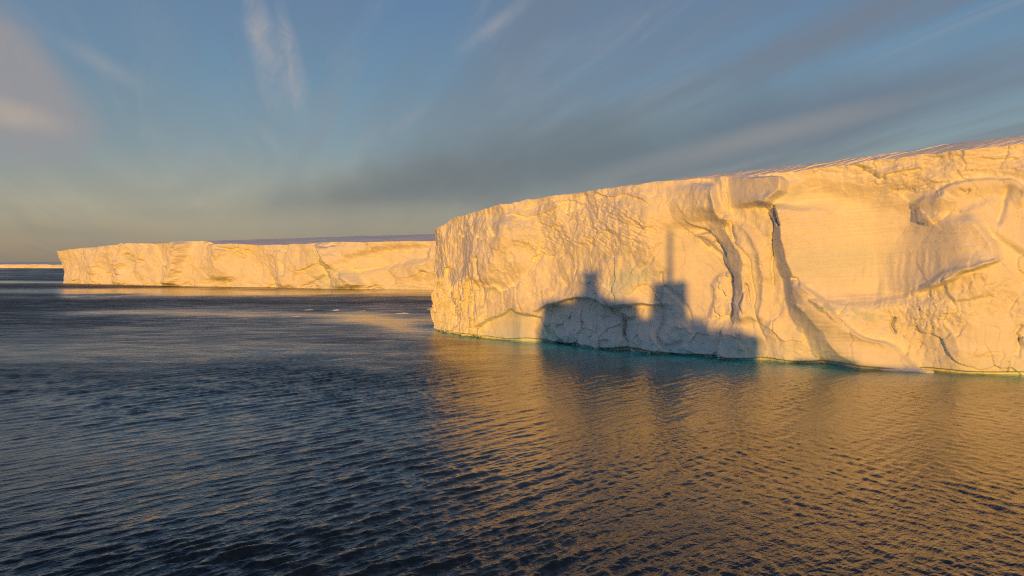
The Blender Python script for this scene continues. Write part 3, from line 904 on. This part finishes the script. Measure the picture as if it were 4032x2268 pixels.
for i in range(110):
    lam = math.exp(rng.uniform(math.log(0.36), math.log(2.3)))
    A = i % 2 == 0
    main = i < 28                                                              # the long-crested wind sea
    if main:
        lam = rng.uniform(1.0, 2.2)
    th = R(-47 + rng.normal(0, 7 if main else 14)) if A else R(33 + rng.normal(0, 14 if main else 28))
    kx, ky = math.cos(th) * 2 * math.pi / lam, math.sin(th) * 2 * math.pi / lam
    sl_ = 0.052 * (1.25 if 0.8 < lam < 1.7 else 0.9)
    if main:
        sl_ = 0.066 if A else 0.036
    amp = sl_ * lam / (2 * math.pi)                                             # metres
    wgt = (1.15 - 0.75 * right) if A else (0.35 + 0.5 * right)
    along = np.abs(np.sin(AZ) * math.cos(th) + np.cos(AZ) * math.sin(th))
    sp_ = np.sqrt((step_r * along) ** 2 + (step_a * np.sqrt(np.maximum(1 - along ** 2, 0))) ** 2)
    att = 1 - sst((sp_ / lam - 0.28) / 0.34)
    ph = kx * SX + ky * SY + rng.uniform(0, 6.28)
    c_ = np.cos(ph)
    SZ += amp * wgt * att * gust * (c_ + 0.3 * np.cos(2 * ph))
    slope2 += (0.36 * sl_ * wgt) ** 2 * (1 - att ** 2)                               # waves too fine for the mesh become gloss
# slicks and ruffled bands
DIST = np.maximum(SY, 1)
vrow = 1048 + F * CAM_H / DIST
sl = fbm(SX * 0.0035, SY * 0.010, 410, 4)
ruffle = 0.85 + 0.9 * sl
urow = 2016 + F * SX / DIST


def streakband(v0, half, u0, u1, tilt, su):
    vv = vrow - (v0 + tilt * (urow - u0))
    vv = vv + half * 0.8 * fbm(SX * 0.012, SY * 0.012, int(v0), 3)
    return np.exp(-(vv / half) ** 2) * sst((urow - u0) / su + 0.5) * (1 - sst((urow - u1) / su + 0.5)) * (SY > 5)


ruffle = np.clip(ruffle, 0.35, 1.5)
ruffle = ruffle * (1 - 0.80 * streakband(1242, 24, 150, 2000, 0.0, 500))
ruffle = ruffle * (1 - 0.85 * streakband(1111, 6, -900, 260, 0.0, 60))
ruffle = ruffle * (1 - 0.85 * streakband(1152, 16, 230, 1900, 0.0, 60))
ruffle = ruffle * (1 + 0.3 * streakband(1198, 18, -600, 1900, 0.0, 300))
lee = sst((urow - 1650) / 350) * (1 - sst((vrow - 1560) / 700)) * (SY > 5)
ruffle = ruffle * (1 - 0.68 * lee)
ruffle = ruffle * (1 - 0.85 * np.exp(-(((urow - 1560) / 210) ** 2 + ((vrow - 1285 - 0.2 * (urow - 1560) + 14 * fbm(SX * 0.03, SY * 0.02, 430, 3)) / 38) ** 2)) * (SY > 5))
ruffle = np.clip(ruffle, 0.06, 1.8)
SZ *= np.clip(ruffle, 0.3, 1.2)
gloss = np.sqrt(np.sqrt(slope2 * 2) * np.clip(ruffle, 0.1, 1.6))
# glow of light through the cliff's ice foot, painted as teal water colour
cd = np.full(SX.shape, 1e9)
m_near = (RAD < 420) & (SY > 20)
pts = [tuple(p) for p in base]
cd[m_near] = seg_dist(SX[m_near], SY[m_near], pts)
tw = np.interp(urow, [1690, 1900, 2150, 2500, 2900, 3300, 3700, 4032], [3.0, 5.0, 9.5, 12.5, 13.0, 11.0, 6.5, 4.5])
teal_glow_a = np.exp(-(cd / tw) ** 1.5) * (0.7 + 0.5 * fbm(SX * 0.12, SY * 0.12, 420, 3))
teal_glow_a = np.clip(teal_glow_a, 0, 1)
sea = grid_mesh('sea', SX, SY, SZ, sea_mat, None, attrs={'ruffle': ruffle, 'teal_glow': teal_glow_a, 'gloss': np.clip(gloss, 0.05, 0.8)}, wrap=True)
sea['kind'] = 'structure'


# ------------------------------------------------------------------ floating ice
def ice_chunk(name, u, v, sx, sy, h, label, seed, rot=0.0, group=None, flat=0.55):
    """a broken lump lying in the water: lower shelf, uneven flat top"""
    rg = np.random.default_rng(seed)
    gx, gy = ground(u, v)
    n, rings = 18, [(1.0, -0.5), (1.04, -0.05), (0.97, 0.28), (0.86, 0.6), (flat, 0.92), (flat * 0.45, 1.0)]
    rad_ = 1 + 0.22 * rg.normal(size=n)
    rad_ = (rad_ + np.roll(rad_, 1)) / 2
    vs, fs = [], []
    for k_, (rr, zz) in enumerate(rings):
        for i in range(n):
            a = 2 * math.pi * i / n + 0.15 * k_
            q = rr * rad_[i] * (1 + 0.06 * rg.normal())
            x, y = sx * q * math.cos(a), sy * q * math.sin(a)
            z = h * zz * (1 + (0.16 * rg.normal() if zz > 0 else 0)) * (1 + 0.35 * math.cos(a))
            vs.append((x * math.cos(rot) - y * math.sin(rot), x * math.sin(rot) + y * math.cos(rot), z))
    for k_ in range(len(rings) - 1):
        for i in range(n):
            j = (i + 1) % n
            fs.append((k_ * n + i, k_ * n + j, (k_ + 1) * n + j, (k_ + 1) * n + i))
    vs.append((0, 0, h))
    for i in range(n):
        fs.append(((len(rings) - 1) * n + i, (len(rings) - 1) * n + (i + 1) % n, len(vs) - 1))
    o = mesh_obj(name, vs, fs, M_ice)
    o.location = (gx, gy, 0)
    return tag(o, label, 'ice floe', group)


ice_chunk('ice_floe', 3565, 1461, 3.6, 0.9, 0.42, 'smooth white slab of ice floating against the foot of the near cliff at right', 1, R(-28))
ice_chunk('ice_floe', 1697, 1218, 1.28, 0.72, 0.38, 'small pointed ice chunk beside the left corner of the near cliff', 2, 0.3)
ice_chunk('ice_floe', 1584, 1235, 2.08, 0.72, 0.23, 'thin flat ice floe on dark water just left of the near cliff', 3, 0.1)
ice_chunk('ice_floe', 1322, 1222, 1.28, 0.64, 0.25, 'small ice lump on the water below the middle of the far long cliff', 4, 0.0)
ice_chunk('ice_floe', 1427, 1225, 1.92, 0.48, 0.12, 'very low sliver of ice between two small lumps on the water', 5, 0.0)
ice_chunk('ice_floe', 1212, 1221, 1.52, 0.56, 0.17, 'leftmost small ice lump on the calm band of water', 6, 0.2)
ice_chunk('ice_floe', 1168, 1247, 1.36, 0.56, 0.15, 'faint low ice lump nearest the camera on the pale water band', 7, 0.2)

# ------------------------------------------------------------------ the ship the picture is taken from (its shadow lies on the ice)
M_hull = plain_material('hull_paint', (0.05, 0.09, 0.16), 0.4)
M_white = plain_material('white_paint', (0.78, 0.78, 0.76), 0.4)
M_deck = plain_material('deck_paint', (0.12, 0.18, 0.14), 0.7)
M_glass = plain_material('window_glass', (0.02, 0.03, 0.04), 0.1)
M_steel = plain_material('mast_steel', (0.55, 0.5, 0.35), 0.5)
M_red = plain_material('funnel_paint', (0.45, 0.10, 0.05), 0.45)
SHIP_Y = -9.5
ship = thing('ship', 'ship the view is taken from, whose shadow lies on the near cliff', 'ship', (0, SHIP_Y, 0))


def box(name, x0, x1, y0, y1, z0, z1, mat, parent, tap=0.0):
    v = [(x0, y0, z0), (x1, y0, z0), (x1, y1, z0), (x0, y1, z0),
         (x0 + tap, y0 + tap * .5, z1), (x1 - tap, y0 + tap * .5, z1), (x1 - tap, y1 - tap * .5, z1), (x0 + tap, y1 - tap * .5, z1)]
    f = [(0, 3, 2, 1), (4, 5, 6, 7), (0, 1, 5, 4), (1, 2, 6, 5), (2, 3, 7, 6), (3, 0, 4, 7)]
    return mesh_obj(name, v, f, mat, parent)


def tube(name, p0, p1, r0, r1, mat, parent, n=10):
    p0, p1 = np.array(p0, float), np.array(p1, float)
    ax = (p1 - p0) / np.linalg.norm(p1 - p0)
    h_ = np.array([1, 0, 0]) if abs(ax[0]) < 0.9 else np.array([0, 1, 0])
    e1 = np.cross(ax, h_)
    e1 /= np.linalg.norm(e1)
    e2 = np.cross(ax, e1)
    vs = [tuple(p + r * (math.cos(a) * e1 + math.sin(a) * e2)) for p, r in ((p0, r0), (p1, r1)) for a in [2 * math.pi * i / n for i in range(n)]]
    fs = [(i, (i + 1) % n, n + (i + 1) % n, n + i) for i in range(n)] + [tuple(range(n))[::-1], tuple(range(n, 2 * n))]
    return mesh_obj(name, vs, fs, mat, parent)


# hull, bow to the left (-X), stations along its length: x, half beam at deck, half beam at waterline, deck height
st = [(-30, 0.15, 0.05, 9.3), (-27, 2.2, 0.8, 9.0), (-22, 4.6, 2.6, 8.7), (-17, 6.2, 4.6, 8.5), (-10, 6.9, 6.3, 8.3), (2, 7.0, 6.8, 8.0), (20, 7.0, 6.8, 7.4), (36, 6.9, 6.6, 6.9), (46, 6.4, 5.8, 6.9), (50, 5.9, 4.8, 7.0)]
vs, fs = [], []
for x, bd, bw, zd in st:
    rake = 2.5 if x < -26 else 0
    vs += [(x + rake, 0, -4.5), (x + rake * .8, bw * .8, -3.2), (x + rake * .5, bw, 0), (x, bd, zd), (x, bd - 0.12, zd), (x, -bd + 0.12, zd), (x, -bd, zd), (x + rake * .5, -bw, 0), (x + rake * .8, -bw * .8, -3.2)]
for i in range(len(st) - 1):
    for j in range(9):
        if j == 4:
            continue
        a = i * 9
        fs.append((a + j, a + (j + 1) % 9, a + 9 + (j + 1) % 9, a + 9 + j))
e = (len(st) - 1) * 9
fs.append(tuple(e + j for j in range(9)))
mesh_obj('hull', vs, fs, M_hull, ship)
mesh_obj('deck', [(x, s_ * (bd - 0.1), zd - 0.5) for x, bd, bw, zd in st for s_ in (1, -1)], [(2 * i, 2 * i + 1, 2 * i + 3, 2 * i + 2) for i in range(len(st) - 1)], M_deck, ship)
box('deckhouse', -5.3, 30.0, -6.2, 6.2, 7.1, 11.35, M_white, ship)
box('boat_deck', -5.0, 23.1, -6.6, 6.6, 11.35, 13.1, M_white, ship)
bridge = box('bridge', -4.5, 12.5, -6.9, 6.9, 13.1, 16.8, M_white, ship, 0.2)
for i in range(8):
    box('window', -3.7 + i * 1.95, -2.3 + i * 1.95, 6.74, 6.92, 14.9, 16.0, M_glass, bridge)
box('engine_casing', 12.2, 22.8, -4.0, 4.0, 13.1, 14.0, M_white, ship)
fun = box('funnel', 14.6, 20.3, -2.4, 2.4, 14.0, 20.1, M_red, ship, 0.22)
box('funnel_cap', 14.9, 20.2, -2.5, 2.5, 20.1, 20.3, M_hull, fun)
mast = tube('aft_mast', (17.4, 0, 20.3), (17.4, 0, 29.3), 0.52, 0.36, M_steel, ship)
box('yard', 17.2, 17.6, -2.6, 2.6, 24.2, 24.6, M_steel, mast)
fm = box('radar_mast', 2.7, 5.9, -1.3, 1.3, 16.8, 22.0, M_steel, ship, 0.35)
box('mast_house', 1.4, 6.9, -2.6, 2.6, 16.8, 18.2, M_white, fm)
box('mast_platform', 2.6, 6.2, -1.8, 1.8, 22.0, 22.5, M_steel, fm)
tube('mast_pole', (5.9, 0, 23.0), (6.6, 0, 24.6), 0.16, 0.12, M_steel, fm)
tube('mast_pole', (3.6, 0, 22.5), (3.3, 0, 23.9), 0.2, 0.14, M_steel, fm)
tube('mast_pole', (4.7, 0, 22.5), (4.7, 0, 23.4), 0.3, 0.2, M_steel, fm)
box('radar_scanner', 6.1, 7.1, -1.0, 1.0, 24.7, 25.4, M_white, fm)
tube('jackstaff', (-10.1, 0, 7.8), (-10.1, 0, 14.0), 0.30, 0.22, M_steel, ship)
for x in (7.5, 9.2):
    box('deck_locker', x, x + 1.1, -5.5, 5.5, 16.8, 17.25, M_white, ship)
box('deck_locker', -4.2, -1.0, -5.5, 5.5, 16.8, 17.1, M_white, ship)
tube('whip_aerial', (0.4, 3.0, 16.8), (0.4, 3.0, 20.5), 0.07, 0.03, M_steel, ship)
for x, z0, z1, r in ((2.2, 16.8, 21.0, 0.05), (6.2, 16.8, 21.5, 0.05), (9.7, 16.8, 19.2, 0.09), (11.6, 16.8, 18.3, 0.12), (15.2, 20.3, 21.4, 0.16), (19.4, 20.3, 21.1, 0.2)):
    tube('aerial', (x, 1.5, z0), (x, 1.5, z1), r, r * 0.6, M_steel, ship)
tube('stay', (4.4, 0, 22.0), (-4.0, 0, 16.8), 0.05, 0.05, M_steel, ship)
tube('stay', (4.4, 0, 22.0), (11.8, 0, 16.8), 0.05, 0.05, M_steel, ship)
for x in (24.2, 26.9):
    tube('davit', (x, 4.2, 11.35), (x + 0.5, 4.2, 13.0), 0.16, 0.12, M_steel, ship)
boat = box('lifeboat', 24.0, 28.6, 3.2, 5.2, 11.6, 12.3, M_red, ship, 0.35)
box('deck_crane', 23.4, 29.5, -3.0, 3.0, 11.35, 11.45, M_white, ship)
box('winch_house', 35.3, 42.0, -4.5, 4.5, 6.3, 7.75, M_white, ship)
for i in range(14):
    box('rail_post', -4.2 + i * 1.2, -4.15 + i * 1.2, 6.95, 7.0, 13.1, 14.1, M_white, ship)
tube('handrail', (-4.4, 7.0, 14.12), (11.8, 7.0, 14.12), 0.03, 0.03, M_white, ship)
